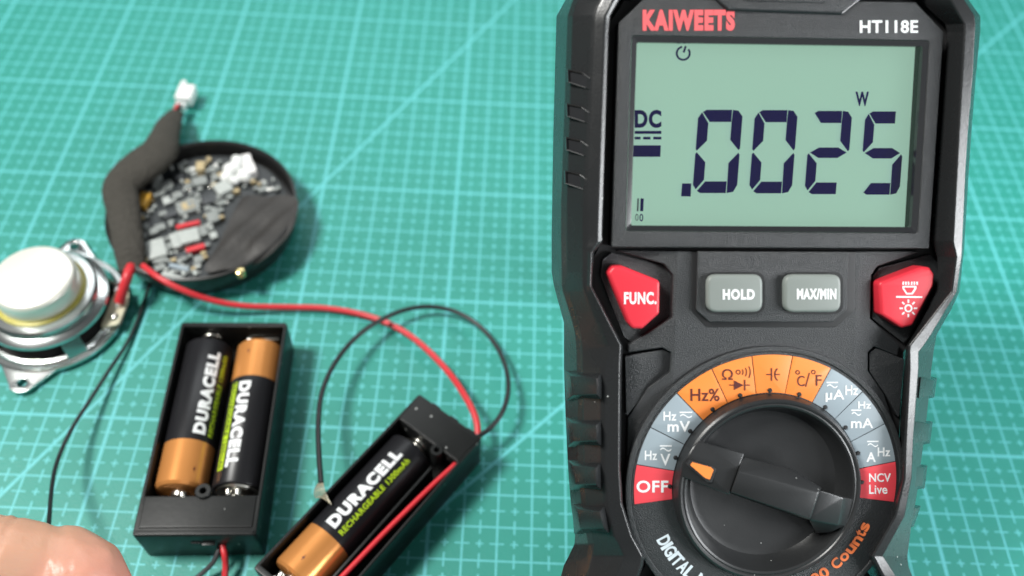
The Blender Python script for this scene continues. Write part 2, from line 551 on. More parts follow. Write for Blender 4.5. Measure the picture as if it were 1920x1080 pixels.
shellL = loft('side_shell', [(S_L, -2.85, 32), (S_L, -1.35, 0), (C_L, -.42, 0), (C_L, -.22, 10), (D_L, .16, -6), (D_L, .22, 2), (E_L, .30, 0), (F_L, .25, 0), (F_L, -.45, 3), (F_L, -2.85, 60)], meter, RUBBER)
shellR = loft('side_shell', [(W0R, -2.85, -60), (W0R, -.45, -3), (W0R, -.15, 0), (W1R, .36, 0), (W2R, .38, 0), (N_R, .335, 0), (S_R, -.25, 0), (S_R, -1.35, -6), (S_R, -2.85, -40)], meter, RUBBER)

# back body, closes the meter between the two shells
plate('back_body', rnd([(-3.55, 6.6), (3.2, 6.6), (3.0, 0), (2.55, -3), (2.75, -11.85), (-2.9, -11.85), (-2.75, -3), (-3.4, 0)], .3), -2.88, -.66, RUBBER, meter, .15)
# kick stand that props it up
hin = Vector((0, 1.6, -2.85))
hw = MO + MW @ hin
ft = MWT @ (Vector((hw.x, hw.y + 3.6, 0.16)) - MO)
dr = (ft - hin).normalized()
sd = Vector((1, 0, 0)); nn = dr.cross(sd).normalized()
vs = []
for p, wd in ((hin, 2.6), (ft, 2.2)):
    for s1 in (-1, 1):
        for s2 in (-1, 1): vs.append(p + sd * wd * s1 + nn * .14 * s2)
mk('kick_stand', vs, [(0, 1, 3, 2), (4, 6, 7, 5), (0, 4, 5, 1), (2, 3, 7, 6), (0, 2, 6, 4), (1, 5, 7, 3)], RUBBER, meter)

# slots in the left shell (dark recessed frames with proud lower lips)
for y in (129, 193, 256, 319):
    xo = 1062.5 - (y - 129) * .026
    pts = [(xo, y), (xo + 30, y + 7), (xo + 45, y + 17), (xo + 46, y + 41), (xo + 36, y + 37), (xo + 1, y + 25)]
    hs = [-.18, .02, .12, .12, .08, -.18]
    # rim following the sloped face
    def pp(sc, dh):
        cx = sum(p[0] for p in pts) / 6; cy = sum(p[1] for p in pts) / 6
        r = []
        for (a, b), h in zip(pts, hs):
            q = ML(cx + (a - cx) * sc, cy + (b - cy) * sc, h + dh)
            r.append((q[0], q[1], h + dh))
        return r
    a, b, c = pp(1.0, -.02), pp(.95, .075), pp(.86, .075)
    d = pp(.80, .035)
    vs = a + b + c + d
    fs = []
    for L in range(3):
        for k in range(6):
            fs.append((L * 6 + k, L * 6 + (k + 1) % 6, L * 6 + 6 + (k + 1) % 6, L * 6 + 6 + k))
    fs.append((18, 19, 20, 21, 22, 23))
    mk('grip_slot', vs, fs, GLOSSB, shellL, True, 25)

# grip ribs
def rib(parent, pxs, hb, ht, inset=.10):
    lo = [(*ML(a, b, h), h) for (a, b), h in zip(pxs, hb)]
    hi = [(*ML(a, b, h), h) for (a, b), h in zip(pxs, ht)]
    c = Vector((sum(p[0] for p in hi) / 4, sum(p[1] for p in hi) / 4, 0))
    hi2 = []
    for p in hi:
        q = Vector((p[0], p[1], 0)); d = c - q
        q = q + Vector((max(-inset, min(inset, d.x)), max(-inset, min(inset, d.y)), 0))
        hi2.append((q.x, q.y, p[2]))
    bm = bmesh.new()
    vv = [bm.verts.new(v) for v in lo + hi2]
    for f in ((3, 2, 1, 0), (4, 5, 6, 7), (0, 1, 5, 4), (1, 2, 6, 5), (2, 3, 7, 6), (3, 0, 4, 7)):
        bm.faces.new([vv[i] for i in f])
    bmesh.ops.recalc_face_normals(bm, faces=bm.faces)
    bmesh.ops.bevel(bm, geom=list(bm.edges), offset=.022, segments=2, profile=.5, affect='EDGES')
    return from_bm('grip_rib', bm, RUBBER, parent, True, 40)
for x0, x1, y0, y1 in ((1058, 1131, 694, 752), (1060, 1130, 782, 839), (1064, 1129, 862, 920), (1072, 1136, 944, 1002)):
    tilt = 8 if y0 > 930 else 0
    rib(shellL, [(x0, y0), (x1, y0 + 3), (x1 + tilt, y1), (x0 + 4, y1)], [-.95, .10, .10, -.95], [-.30, .44, .44, -.30], .13)
for x0, x1, y0, y1 in ((1722, 1757, 702, 752), (1712, 1749, 784, 838), (1702, 1739, 866, 922), (1686, 1727, 942, 994)):
    t2 = -5 if y0 < 930 else -14
    rib(shellR, [(x0, y0), (x1, y0 + 6), (x1 + t2, y1 - 6), (x0 + t2, y1)], [-.3, -1.3, -1.3, -.3], [.30, -.36, -.36, .30], .06)

# backing plate under the front
mplate('groove_floor', [(1200, -40), (1138, 50), (1125, 460), (1110, 490), (1112, 540), (1165, 650), (1165, 930), (1210, 1060), (1180, 1120), (1165, 1600), (1660, 1600), (1660, 1120), (1618, 1060), (1680, 930), (1694, 660), (1775, 540), (1780, 480), (1762, 455), (1785, 50), (1740, -40)], -.50, -.345, DARK, meter, 0, 0, [([(1180, 62), (1748, 72), (1727, 442), (1169, 438)], .02)])

# upper bezel with the window opening
BZ = .12
win = [(1184, 66), (1743, 76), (1721, 437), (1173, 433)]
bez = mplate('screen_bezel', [(1207, -2), (1161, 42), (1147, 463.5), (1742, 466), (1769, 60), (1717, 4), (1640, 2.5)], -.34, BZ, PANEL, meter, .03, .018, [(win, .07)])
# sensor tab above the bezel
tab = mplate('sensor_tab', [(1338, -6), (1366, 17), (1578, 24), (1614, -4), (1614, -60), (1338, -60)], -.2, BZ + .07, PANEL, meter, .03, .035, (), 3)
mplate('tab_rim', [(1334, -8), (1364, 20), (1580, 27.5), (1619, -4), (1619, -60), (1334, -60)], -.2, BZ + .055, RIM, tab, .03, .045, (), 3)
mplate('tab_line', [(1390, -30), (1398, 1), (1548, 5), (1556, -30)], BZ + .06, BZ + .10, PANEL, tab, .03, .015)
mplate('top_band', [(1160, -55), (1188, -4), (1205, -8), (1700, -8), (1735, -4), (1752, -55)], -.34, .02, RUBBER, meter, .03, .02)

# well, LCD and its marks
LH = -.46
well = mplate('screen_well', [(1176, 56), (1752, 66), (1732, 448), (1164, 444)], -.60, BZ - .02, GLOSSB, meter, .02, .0, [(win, .07)])
lcd = plate('lcd_screen', rnd([ML(1178, 58, LH), ML(1722, 66, LH), ML(1704, 436, LH), ML(1166, 432, LH)], 0), LH - .1, LH, LCD, meter)
# dark bezel strip of the LCD glass on the right
def lpoly(name, pts, h=LH + .050, th=.006, m=INK):
    return plate(name, [ML(a, b, h) for a, b in pts], h, h + th, m, lcd)
SEG = {'a': [(.10, 0), (.78, 0), (.70, .14), (.27, .14)], 'b': [(.80, .0), (1, .07), (1, .47), (.97, .49), (.76, .37), (.76, .15)],
       'c': [(.97, .51), (1, .53), (1, .93), (.80, 1.0), (.76, .85), (.76, .63)], 'd': [(.27, .86), (.74, .86), (.77, 1.0), (.18, 1.0), (.10, .965)],
       'e': [(.03, .51), (.24, .63), (.24, .84), (.07, .955), (0, .90), (0, .53)], 'f': [(0, .10), (.08, .03), (.24, .16), (.24, .37), (.03, .49), (0, .47)],
       'g': [(.06, .5), (.27, .44), (.73, .44), (.94, .5), (.73, .565), (.27, .565)]}
# the straight bar ends seen in the photo
SEG['a'] = [(.10, .025), (.18, 0), (.755, 0), (.755, .145), (.27, .145)]
SEG['b'] = [(.775, 0), (.90, .01), (1, .08), (1, .46), (.97, .485), (.765, .36), (.765, .15)]
SEG['c'] = [(.97, .515), (1, .54), (1, .90), (.92, .985), (.775, 1.0), (.765, .64)]
SEG['d'] = [(.27, .86), (.755, .86), (.755, 1.0), (.18, 1.0), (.10, .975)]
def digit(ch, x0, x1, y0, y1, sl=6):
    for s in {'0': 'abcdef', '2': 'abged', '5': 'afgcd'}[ch]:
        pts = [(x0 + (x1 - x0) * u + sl * (1 - 2 * v), y0 + (y1 - y0) * v) for u, v in SEG[s]]
        lpoly('digit_segment', pts)
digit('0', 1304, 1387, 206, 362)
digit('0', 1410, 1490, 206.5, 362.5)
digit('2', 1514, 1592, 208, 364)
digit('5', 1617, 1692, 209, 365)
lpoly('decimal_point', [(1279, 344), (1296, 344), (1295, 368.5), (1277, 368)])
lpoly('sign_bar', [(1188, 272.5), (1239, 272.5), (1238, 294), (1187, 294)])
lpoly('sign_bar', [(1190, 245.5), (1240, 245.5), (1240, 251), (1190, 251)])
for x0, x1 in ((1190, 1201), (1206, 1219.5), (1225, 1240)):
    lpoly('sign_bar', [(x0, 256.5), (x1, 256.5), (x1, 261.5), (x0, 261.5)])
lpoly('graph_bar_and_ghost', [(1201, 372), (1207, 372), (1206, 396), (1200, 396)])
lpoly('graph_bar_and_ghost', [(1195, 372), (1198, 372), (1197, 396), (1194, 396)], m=SLATE)  # paler copy to the left, painted as the bar's ghost shadow on the LCD
meter_text('DC', (1190, 206, 1240, 240), LH + .05, INK, lcd, .045)
meter_text('W', (1604, 172, 1629, 199), LH + .05, INK, lcd, .03)
meter_text('0', (1199, 401, 1206, 415), LH + .05, INK, lcd, .01)
meter_text('0', (1191, 401, 1197, 414), LH + .05, SLATE, lcd, .0)  # second zero in a paler tone stands in for the first one's shadow
def arc_pts(cx, cy, r, w, a0, a1, n=20):
    o_, i_ = [], []
    for k in range(n + 1):
        a = math.radians(a0 + (a1 - a0) * k / n)
        o_.append((cx + r * math.cos(a), cy - r * math.sin(a)))
        i_.append((cx + (r - w) * math.cos(a), cy - (r - w) * math.sin(a)))
    return o_ + i_[::-1]
lpoly('power_mark', arc_pts(1281, 100, 14, 3.6, 100, 398))
lpoly('power_mark', [(1284, 86), (1287.5, 87), (1283.5, 99), (1280, 98)])
# acrylic window
wp = mplate('clear_window', [(1184.5, 67), (1742, 77), (1720, 436), (1174, 432)], BZ - .24, BZ - .18, GL, meter, .06, .0)
# black chamfer frame inside the opening
oc = rnd([ML(a, b, BZ - .01) for a, b in ((1184.6, 66.8), (1742.3, 76.8), (1720.3, 436.2), (1173.7, 432.2))], .06)
ic = rnd([ML(a, b, BZ - .05) for a, b in ((1194, 79), (1731, 87), (1709, 426), (1183, 423))], .05)
dn = rnd([ML(a, b, BZ - .17) for a, b in ((1194, 79), (1731, 87), (1709, 426), (1183, 423))], .05)
nq = len(oc)
vs = [(*p_, BZ - .012) for p_ in oc] + [(*p_, BZ - .056) for p_ in ic] + [(*p_, BZ - .17) for p_ in ic]
fs = []
for L in range(2):
    for k in range(nq):
        fs.append((L * nq + k, L * nq + (k + 1) % nq, (L + 1) * nq + (k + 1) % nq, (L + 1) * nq + k))
mk('window_frame', vs, fs, RIM, meter, True, 20)

# brand lettering
meter_text('KAIWEETS', (1205, 18, 1378, 58), BZ, PINKR, bez, .06, .0)
meter_text('HT118E', (1612, 38, 1721, 62), BZ, WHITE, bez, .022)

DC_ = (0.155, -4.268)
R1, R2 = 2.862, 2.05
def circ(r, n=96, c=DC_):
    return [(c[0] + r * math.cos(2 * math.pi * k / n), c[1] + r * math.sin(2 * math.pi * k / n)) for k in range(n)]
# lower front panel with pockets
XC = 1.93
def crown(o, x0=XC, slope=.16):
    """the outer thirds of the face slope away to the sides"""
    bm = bmesh.new(); bm.from_mesh(o.data)
    ox = OFF.x * K
    for sx_ in (-1, 1):
        bmesh.ops.bisect_plane(bm, geom=bm.verts[:] + bm.edges[:] + bm.faces[:], plane_co=(ox + sx_ * x0 * K, 0, 0), plane_no=(1, 0, 0))
    for v in bm.verts:
        x = abs(v.co.x - ox) / K
        if x > x0: v.co.z -= slope * (x - x0) * K
    bm.to_mesh(o.data); bm.free()
    for p in o.data.polygons: p.use_smooth = True
    o.data.set_sharp_from_angle(angle=math.radians(5))
pockL = [(1147, 473), (1246, 498), (1261, 518), (1259, 594), (1184, 642), (1170, 632), (1125, 516), (1130, 486)]
pockR = [(1744, 477), (1649, 502), (1637, 517), (1635, 597), (1694, 643), (1706, 632), (1760, 520), (1758, 492)]
smL = [(1172, 668), (1243, 655), (1257, 662), (1255, 697), (1216, 728), (1174, 782)]
smR = [(1696, 674), (1642, 652), (1630, 662), (1630, 696), (1662, 742), (1686, 786)]
panel = mplate('front_panel', [(1152, 470), (1246, 496), (1262, 516), (1260, 596), (1181, 649), (1180, 664), (1243, 653), (1258, 661), (1256, 698), (1217, 729), (1180, 786), (1177, 900), (1186, 960), (1212, 1030), (1236, 1072), (1222, 1112), (1192, 1160), (1190, 1590), (1650, 1590), (1650, 1160), (1612, 1108), (1604, 1066), (1640, 1008), (1672, 930), (1681, 860), (1680, 788), (1663, 742), (1630, 696), (1630, 661), (1642, 651), (1690, 671), (1695, 649), (1634, 598), (1636, 516), (1648, 500), (1741, 472)],
               -.33, 0, PANEL, meter, .025, .026, [(circ(2.96), None)])
for lp_, hh in ((pockL, -.22), (pockR, -.22), (smL, -.14), (smR, -.14)):
    mplate('pocket_floor', lp_, -.34, hh, PANEL, panel, .03, .01)
crown(panel)
# raised plate that carries the two grey keys
kp = mplate('key_plate', [(1308, 471), (1305, 582), (1330, 604), (1563, 604), (1589, 580), (1592, 472)], -.05, .10, PANEL, panel, [.02, .10, .10, .10, .10, .02], .022)
mplate('key_groove_shade', [(1298, 472), (1297, 584), (1324, 614), (1567, 614), (1602, 584), (1604, 472)], -.05, .006, DARK, panel, [.02, .14, .14, .14, .14, .02], .012)  # flat black sheet, painted shade round the raised plate
# the two grey keys
def key(name, pts, h0, h1, m_, r, bev):
    return mplate(name, pts, h0, h1, m_, meter, r, bev, (), 4)
for x0, x1, t in ((1326, 1431, ('HOLD', (1355, 542, 1415, 562))), (1471, 1578, ('MAX/MIN', (1494, 541, 1568, 561.5)))):
    mplate('key_gap', [(x0 - 4, 510), (x1 + 3, 510), (x1 + 3, 589), (x0 - 4, 589)], .09, .106, DARK, panel, .22)
    k = key('grey_key', [(x0, 515), (x1, 515), (x1, 586), (x0, 586)], .0, .24, GREYB, .20, .07)
    meter_text(t[0], t[1], .24, WHITE, k, .045)
# the two red keys
kl = key('red_key', [(1139, 512), (1150, 499), (1168, 499), (1238, 527), (1237, 588), (1205, 617), (1186, 617), (1178, 606)], -.30, .12, REDB, .11, .07)
meter_text('FUNC.', (1170, 547.5, 1231, 570.5), .12, WHITE, kl, .035)
kr = key('red_key', [(1648, 530), (1727, 500), (1744, 501), (1753, 514), (1751, 536), (1712, 611), (1692, 616), (1652, 590)], -.30, .12, REDB, .11, .07)
def icon(parent, pts, h=.12, m_=WHITE, name='icon'):
    return plate(name, [ML(a, b, h) for a, b in pts], h, h + .008, m_, parent)
for k in range(6):
    x = 1692.5 + k * 5
    s = (k - 2.5) * .9
    icon(kr, [(x + s * .3, 534), (x + 2.6 + s * .3, 534), (x + 2.6 - s * .3 + (1 if k > 2 else -1), 528), (x - s * .3 + (1 if k > 2 else -1), 528)])
icon(kr, [(1692, 536), (1718, 536), (1718, 541), (1711, 552), (1699, 552), (1692, 541)])
plate('icon', [ML(a, b, .13) for a, b in [(1696, 539), (1714, 539), (1714, 541), (1709, 549), (1701, 549), (1696, 541)]], .13, .134, REDB, kr)
icon(kr, [(1680, 555), (1729, 555.5), (1729, 558.5), (1680, 558)])
icon(kr, arc_pts(1703, 578, 7.5, 2.8, 0, 359.5, 28))
for k in range(8):
    a = math.pi / 4 * k
    ca, sa = math.cos(a), math.sin(a)
    q = lambda r, t: (1703 + r * ca - t * sa, 578 + r * sa + t * ca)
    icon(kr, [q(10.5, -1.4), (q(16.5, -1.4)), q(16.5, 1.4), q(10.5, 1.4)])

# dial plate, its sectors and print
dial = plate('dial_plate', [circ(2.985), circ(1.96)], -.30, .012, PANEL, meter, .008)
lip = plate('dial_lip', [circ(3.05), circ(2.93)], -.30, .045, PANEL, meter, .018)
def pang(px, py):
    q = ML(px, py, .03)
    return math.atan2(q[1] - DC_[1], q[0] - DC_[0]) % (2 * math.pi)
bnd = [pang(1191, 946.5), pang(1192, 871), pang(1218, 800.5), pang(1268, 736), pang(1334, 690), pang(1410, 667), pang(1487, 666), pang(1558, 691.6), pang(1616, 736), pang(1657, 796), pang(1677, 866), pang(1676, 942) - 2 * math.pi]
mats = [REDP, SLATE, SLATE, ORANGE, ORANGE, ORANGE, ORANGE, SLATE, SLATE, SLATE, REDP]
secs = []
for i in range(11):
    a0, a1 = bnd[i] - .004, bnd[i + 1] + .004
    n = 9
    lp = [(DC_[0] + R1 * math.cos(a0 + (a1 - a0) * k / n), DC_[1] + R1 * math.sin(a0 + (a1 - a0) * k / n)) for k in range(n + 1)]
    lp += [(DC_[0] + R2 * math.cos(a1 + (a0 - a1) * k / n), DC_[1] + R2 * math.sin(a1 + (a0 - a1) * k / n)) for k in range(n + 1)]
    s = plate('dial_sector', [lp], .008, .026, mats[i], dial, .003, 1)
    secs.append(s)
    am = (a0 + a1) / 2 + .01
    c = (DC_[0] + 2.10 * math.cos(am), DC_[1] + 2.10 * math.sin(am))
    lathe('position_dot', [(0, .055), (.035, .052), (.05, .03), (.05, .0)], DARK, dial, 12, (c[0], c[1], 0))
HT = .026
def dt(s, bb, m_=WHITE, i=0, wt=.012): meter_text(s, bb, HT, m_, secs[i], wt)
def dp(pts, m_=WHITE, i=0): plate('symbol', [ML(a, b, HT) for a, b in pts], HT, HT + .008, m_, secs[i])
def acdc(x0, x1, y, i, sc=1.0):
    dp([(x0, y), (x1, y), (x1, y + 2.2), (x0, y + 2.2)], WHITE, i)
    up, lo = [], []
    n = 14
    for k in range(n + 1):
        t = k / n
        x = x0 + 1 + (x1 - x0 - 2) * t
        yy = y + 8 - 2.6 * math.sin(2 * math.pi * t)
        up.append((x, yy - 1.1)); lo.append((x, yy + 1.1))
    dp(up + lo[::-1], WHITE, i)
dt('OFF', (1193.5, 901, 1253, 923.5), WHITE, 0, .02)
dt('Hz', (1209, 845, 1232, 862.5), WHITE, 1); acdc(1237, 1259.5, 835, 1); dt('V', (1238, 851, 1257, 873), WHITE, 1)
dt('Hz', (1244, 771.5, 1268, 788.5), WHITE, 2); acdc(1274, 1298, 772, 2); dt('mV', (1251.5, 789.5, 1294, 809.5), WHITE, 2, .02)
dt('Hz%', (1294.5, 728.5, 1349, 752), BROWN, 3, .008)
dt('Ω', (1353.5, 692, 1374, 712), BROWN, 4, .006)
dp(arc_pts(1384, 697.5, 4.6, 1.6, 0, 359.5, 20), BROWN, 4)
for k, r in enumerate((10, 16.5, 23.5)): dp(arc_pts(1384, 697.5, r, 1.7, -32 + k * 2, 32 - k * 2, 10), BROWN, 4)
dp([(1376, 713), (1394, 722), (1376, 731)], BROWN, 4)
dp([(1367, 721), (1376, 721), (1376, 722.8), (1367, 722.8)], BROWN, 4)
dp([(1395, 712), (1397.5, 712), (1397.5, 732), (1395, 732)], BROWN, 4)
dp([(1397.8, 721), (1406, 721), (1406, 722.8), (1397.8, 722.8)], BROWN, 4)
dp([(1437, 701), (1445, 701), (1445, 703), (1437, 703)], BROWN, 5)
dp([(1445.2, 690), (1447.6, 690), (1447.6, 714), (1445.2, 714)], BROWN, 5)
dp(arc_pts(1467, 702, 15.5, 2.3, 130, 230, 12), BROWN, 5)
dp([(1452.2, 701), (1462, 701), (1462, 703), (1452.2, 703)], BROWN, 5)
dp(arc_pts(1495.5, 698, 4.2, 1.5, 0, 359.5, 18), BROWN, 6)
dt('C', (1494.5, 704.5, 1508.5, 724), BROWN, 6, .0)
dp([(1509.5, 725), (1516.5, 699), (1518.5, 699), (1511.5, 725)], BROWN, 6)
dp(arc_pts(1525, 697.5, 4.2, 1.5, 0, 359.5, 18), BROWN, 6)
dt('F', (1529.5, 703, 1540.5, 723), BROWN, 6, .0)
acdc(1549.5, 1571, 716, 7); dt('µA', (1548, 730.5, 1583, 753.5), WHITE, 7); dt('Hz', (1585, 722.5, 1608.5, 740.5), WHITE, 7)
dt('Hz', (1609, 752.5, 1633, 766), WHITE, 8); acdc(1596, 1615, 768, 8); dt('mA', (1595.5, 784, 1637, 802.5), WHITE, 8)
acdc(1626, 1647, 826.5, 9); dt('A', (1624.5, 848, 1642, 866), WHITE, 9, .02); dt('Hz', (1645.6, 839, 1669, 855.5), WHITE, 9)
dt('NCV', (1629.5, 887.5, 1670, 903.5), WHITE, 10); dt('Live', (1629.5, 909, 1663.5, 926), WHITE, 10)
def arc_text(s, rad, a_start, a_end, size, m_, weight):
    """letters standing on a circle round the dial centre; angles in degrees, read along increasing angle"""
    bms = []
    n = len(s)
    widths = []
    for ch in s: widths.append({' ': .45, 'I': .34, 'i': .34, 't': .5, 'M': 1.15, 's': .75, 'r': .6, 'f': .55}.get(ch, .85))
    tot = sum(widths)
    acc = 0
    for ch, wd in zip(s, widths):
        mid = (acc + wd / 2) / tot
        acc += wd
        if ch == ' ': continue
        a = math.radians(a_start + (a_end - a_start) * mid)
        bm, asp = text_bm(ch, weight)
        arcw = abs(math.radians(a_end - a_start)) * rad * wd / tot * .88
        hgt = size * (1.0 if (ch.isupper() or ch.isdigit() or ch in 't') else .76)
        rdir = Vector((math.cos(a), math.sin(a), 0)); tdir = Vector((-math.sin(a), math.cos(a), 0))
        upv = -rdir
        for v in bm.verts:
            q = Vector((DC_[0], DC_[1], 0)) + rdir * rad + tdir * ((v.co.x - .5) * arcw) + upv * (v.co.y * hgt)
            v.co = Vector((q.x, q.y, 0))
        thicken(bm, .012, .022)
        bms.append(bm)
    return from_bm('lettering', merge(bms), m_, dial)
arc_text('DIGITAL MULTIMETER', 2.62, 206, 280, .29, mat('silver_print', (.62, .70, .75), .4), .03)
arc_text('20000 Counts', 2.52, 281, 339.5, .25, ORANGET, .03)

# rotary knob
knob = lathe('rotary_knob', [(2.03, -.1), (2.03, .05), (2.0, .16), (1.97, .24), (1.93, .27), (1.89, .26), (1.87, .24), (1.84, .25), (1.80, .23), (1.74, .08), (1.68, -.10), (1.60, -.19), (1.48, -.225), (0, -.21)], KNOB, meter, 96, (DC_[0], DC_[1], .02), 24)
def hull(name, pts, parent, matl, bev=.02):
    bm = bmesh.new()
    for a, b, h in pts: bm.verts.new((*ML(a, b, h), h))
    bmesh.ops.convex_hull(bm, input=list(bm.verts))
    bmesh.ops.dissolve_limit(bm, angle_limit=math.radians(2), verts=bm.verts[:], edges=bm.edges[:])
    bmesh.ops.recalc_face_normals(bm, faces=bm.faces)
    if bev: bmesh.ops.bevel(bm, geom=list(bm.edges), offset=bev * 1.3, segments=3, profile=.5, affect='EDGES')
    return from_bm(name, bm, matl, parent, True, 30)
hb = -.19
pb = hull('pointer_block', [(1297, 838, .30), (1310, 827, .30), (1396, 850, .40), (1292, 853, .36), (1384, 879, .52), (1276, 893, .30), (1367, 928, .52), (1278, 868, .30), (1300, 838, hb), (1392, 856, hb), (1282, 890, hb), (1364, 926, hb)], knob, KNOB, .018)
hull('knob_grip', [(1392, 856, .36), (1484, 879, .40), (1384, 884, .62), (1535, 924, .66), (1370, 923, .62), (1519, 974, .66), (1540, 914, .52), (1390, 860, hb), (1482, 884, hb), (1368, 925, hb), (1512, 976, hb), (1538, 920, hb)], knob, KNOB, .018)
hull('knob_end', [(1534, 918, .60), (1581, 933, .52), (1516, 974, .60), (1572, 985, .46), (1602, 936, .22), (1592, 985, .18), (1534, 930, hb), (1598, 940, hb), (1586, 984, hb), (1522, 974, hb), (1556, 1000, .10), (1530, 1000, .05)], knob, KNOB, .02)
# pointer window
pf = plate('pointer_frame', rnd([ML(a, b, .47) for a, b in ((1287, 872), (1294, 862.5), (1334, 874), (1344, 880), (1335, 905), (1326, 905))], .03), .30, .475, DARK, pb, .01)
plate('pointer_mark', rnd([ML(a, b, .48) for a, b in ((1294, 872), (1298, 866.5), (1333, 876), (1338, 881), (1331, 899), (1322, 896))], .02), .40, .485, ORANGE, pf)

# ------------------------------------------------------------------ batteries and holders
OFF = Vector((0, 0, 0))
def wrap_text(s, length, height, x0, ang, rad, mat_, parent, weight, axis_flip=False, name='lettering'):
    """text round a lying cylinder (axis +y): reads along the axis from y=x0; ang = middle angle from the top, towards +x"""
    bm, asp = text_bm(s, weight)
    for k in range(1, 6):
        bmesh.ops.bisect_plane(bm, geom=bm.verts[:] + bm.edges[:] + bm.faces[:], plane_co=(0, k / 6, 0), plane_no=(0, 1, 0))
    thicken(bm, 0, 1)
    for v in bm.verts:
        rr = rad + .004 + .006 * v.co.z
        if axis_flip:
            yy = x0 - v.co.x * length; a = ang + (v.co.y - .5) * height / rad
        else:
            yy = x0 + v.co.x * length; a = ang - (v.co.y - .5) * height / rad
        v.co = Vector((rr * math.sin(a), yy, rr * math.cos(a)))
    bmesh.ops.recalc_face_normals(bm, faces=bm.faces)
    return from_bm(name, bm, mat_, parent)

def lie(o_bm): return o_bm
def lathe_y(name, prof, mat_, parent, seg=48, x=0, z=0):
    vs, fs = [], []
    n = len(prof)
    for k in range(seg):
        a = 2 * math.pi * k / seg
        for r, y in prof: vs.append((x + r * math.sin(a), y, z + r * math.cos(a)))
    for k in range(seg):
        for i in range(n - 1):
            a, b = k * n + i, ((k + 1) % seg) * n + i
            fs.append((a, b, b + 1, a + 1))
    o = mk(name, vs, fs, mat_, parent, True, 35)
    bm = bmesh.new(); bm.from_mesh(o.data)
    bmesh.ops.remove_doubles(bm, verts=bm.verts, dist=1e-7)
    bmesh.ops.recalc_face_normals(bm, faces=bm.faces)
    bm.to_mesh(o.data); bm.free()
    for p in o.data.polygons: p.use_smooth = True
    o.data.set_sharp_from_angle(angle=math.radians(35))
    return o

def battery(loc, rz, label, spin, strip=0, group=None, small=True):
    """AA cell lying along its own +y, + end at y=0.  spin: angle of the lettering from the top"""
    r = .72
    e = empty('battery', loc, Matrix.Rotation(rz, 3, 'Z'))
    tag(e, label, 'battery', 'rechargeable cells in the black holders')
    lathe_y('copper_end', [(.0, .14), (.30, .14), (.55, .14), (.66, .17), (r, .25), (r, 1.52)], COPPER, e)
    lathe_y('terminal', [(0, -.02), (.20, -.02), (.25, .02), (.26, .15)], NICKEL, e)
    lathe_y('black_sleeve', [(r + .002, 1.52), (r + .002, 4.92), (r - .03, 4.97), (.60, 4.98)], SLEEVE, e)
    lathe_y('negative_cap', [(.62, 4.97), (.58, 5.03), (.0, 5.04)], NICKEL, e)
    wrap_text('DURACELL', 2.78, .37, 1.72, spin, r, WHITE, e, .065)
    if strip == 0:
        wrap_text('RECHARGEABLE 1300mAh', 2.78, .17, 1.72, spin + .52, r, LIME, e, .03)
    else:                       # a lime band beside the name
        vs, fs = [], []
        for k in range(7):
            a = spin + .36 + k * .05
            for y in (1.70, 4.55): vs.append(((r + .005) * math.sin(a), y, (r + .005) * math.cos(a)))
        for k in range(6): fs.append((2 * k, 2 * k + 1, 2 * k + 3, 2 * k + 2))
        mk('lime_band', vs, fs, LIME, e, True)
        wrap_text('RECHARGEABLE 1300mAh', 2.78, .15, 1.72, spin + .51, r + .003, DARK, e, .01)
    for y0, y1, a0, a1 in ((.62, .66, -.05, .05), (.56, .72, -.012, .012)):    # the + mark
        vs = [((r + .004) * math.sin(spin + .1 + a), y, (r + .004) * math.cos(spin + .1 + a)) for a in (a0, a1) for y in (y0, y1)]
        mk('plus_mark', vs, [(0, 1, 3, 2)], BROWN, e)
    return e

def spring(name, c, parent, r=.28, turns=3, ln=.35, d=1):
    pts = []
    n = turns * 12
    for k in range(n + 1):
        a = 2 * math.pi * k / 12
        rr = r * (1 - .35 * k / n)
        pts.append((c[0] + rr * math.cos(a), c[1] + d * ln * k / n, c[2] + rr * math.sin(a)))
    return tube(name, pts, .032, NICKEL, parent, 6, 1, False)

def contact(c, parent, wdt=1.0, d=1):
    """folded metal contact strip with two round tips"""
    b1 = box_bm(c[0], c[1], c[2], wdt, .05, .9, .015)
    o = from_bm('contact_plate', b1, NICKEL, parent, True, 40)
    for s in (-.13, .13):
        lathe_y('contact_tip', [(0, -.06 * d), (.07, -.05 * d), (.09, 0), (.09, .16 * d)], NICKEL, o, 14, c[0] + s, c[2] + .36)
    return o

HH = 1.50
# ---- holder with two cells (upper left corner in the photo's frame at -8.15,-2.4)
a1 = math.radians(2.9)
hc = Vector((-6.33, -5.72, 0))
h1 = empty('battery_holder', hc, Matrix.Rotation(a1, 3, 'Z'))
tag(h1, 'black plastic battery holder with two cells side by side', 'battery holder', 'black battery holders')
W2, L2 = 1.64, 3.46
tray = plate('tray', [rnd([(-W2, -L2), (W2, -L2), (W2, L2), (-W2, L2)], .12), [(-W2 + .1, -L2 + 1.15), (W2 - .1, -L2 + 1.15), (W2 - .1, L2 - .16), (-W2 + .1, L2 - .16)]], 0.0, HH, PLASTICB, h1, .03)
plate('tray_floor', [(-W2 + .05, -L2 + 1.1), (W2 - .05, -L2 + 1.1), (W2 - .05, L2 - .1), (-W2 + .05, L2 - .1)], .02, .12, PLASTICB, h1)
plate('switch_cover', rnd([(-W2 + .13, -L2 + .22), (W2 - .12, -L2 + .22), (W2 - .12, -L2 + 1.13), (-W2 + .13, -L2 + 1.13)], .05), HH - .05, HH + .035, PLASTICB, h1, .025)
plate('cover_lip', rnd([(-W2 + .06, -L2 + .02), (W2 - .06, -L2 + .02), (W2 - .06, -L2 + .15), (-W2 + .06, -L2 + .15)], .04), HH - .02, HH + .03, PLASTICB, h1, .02)
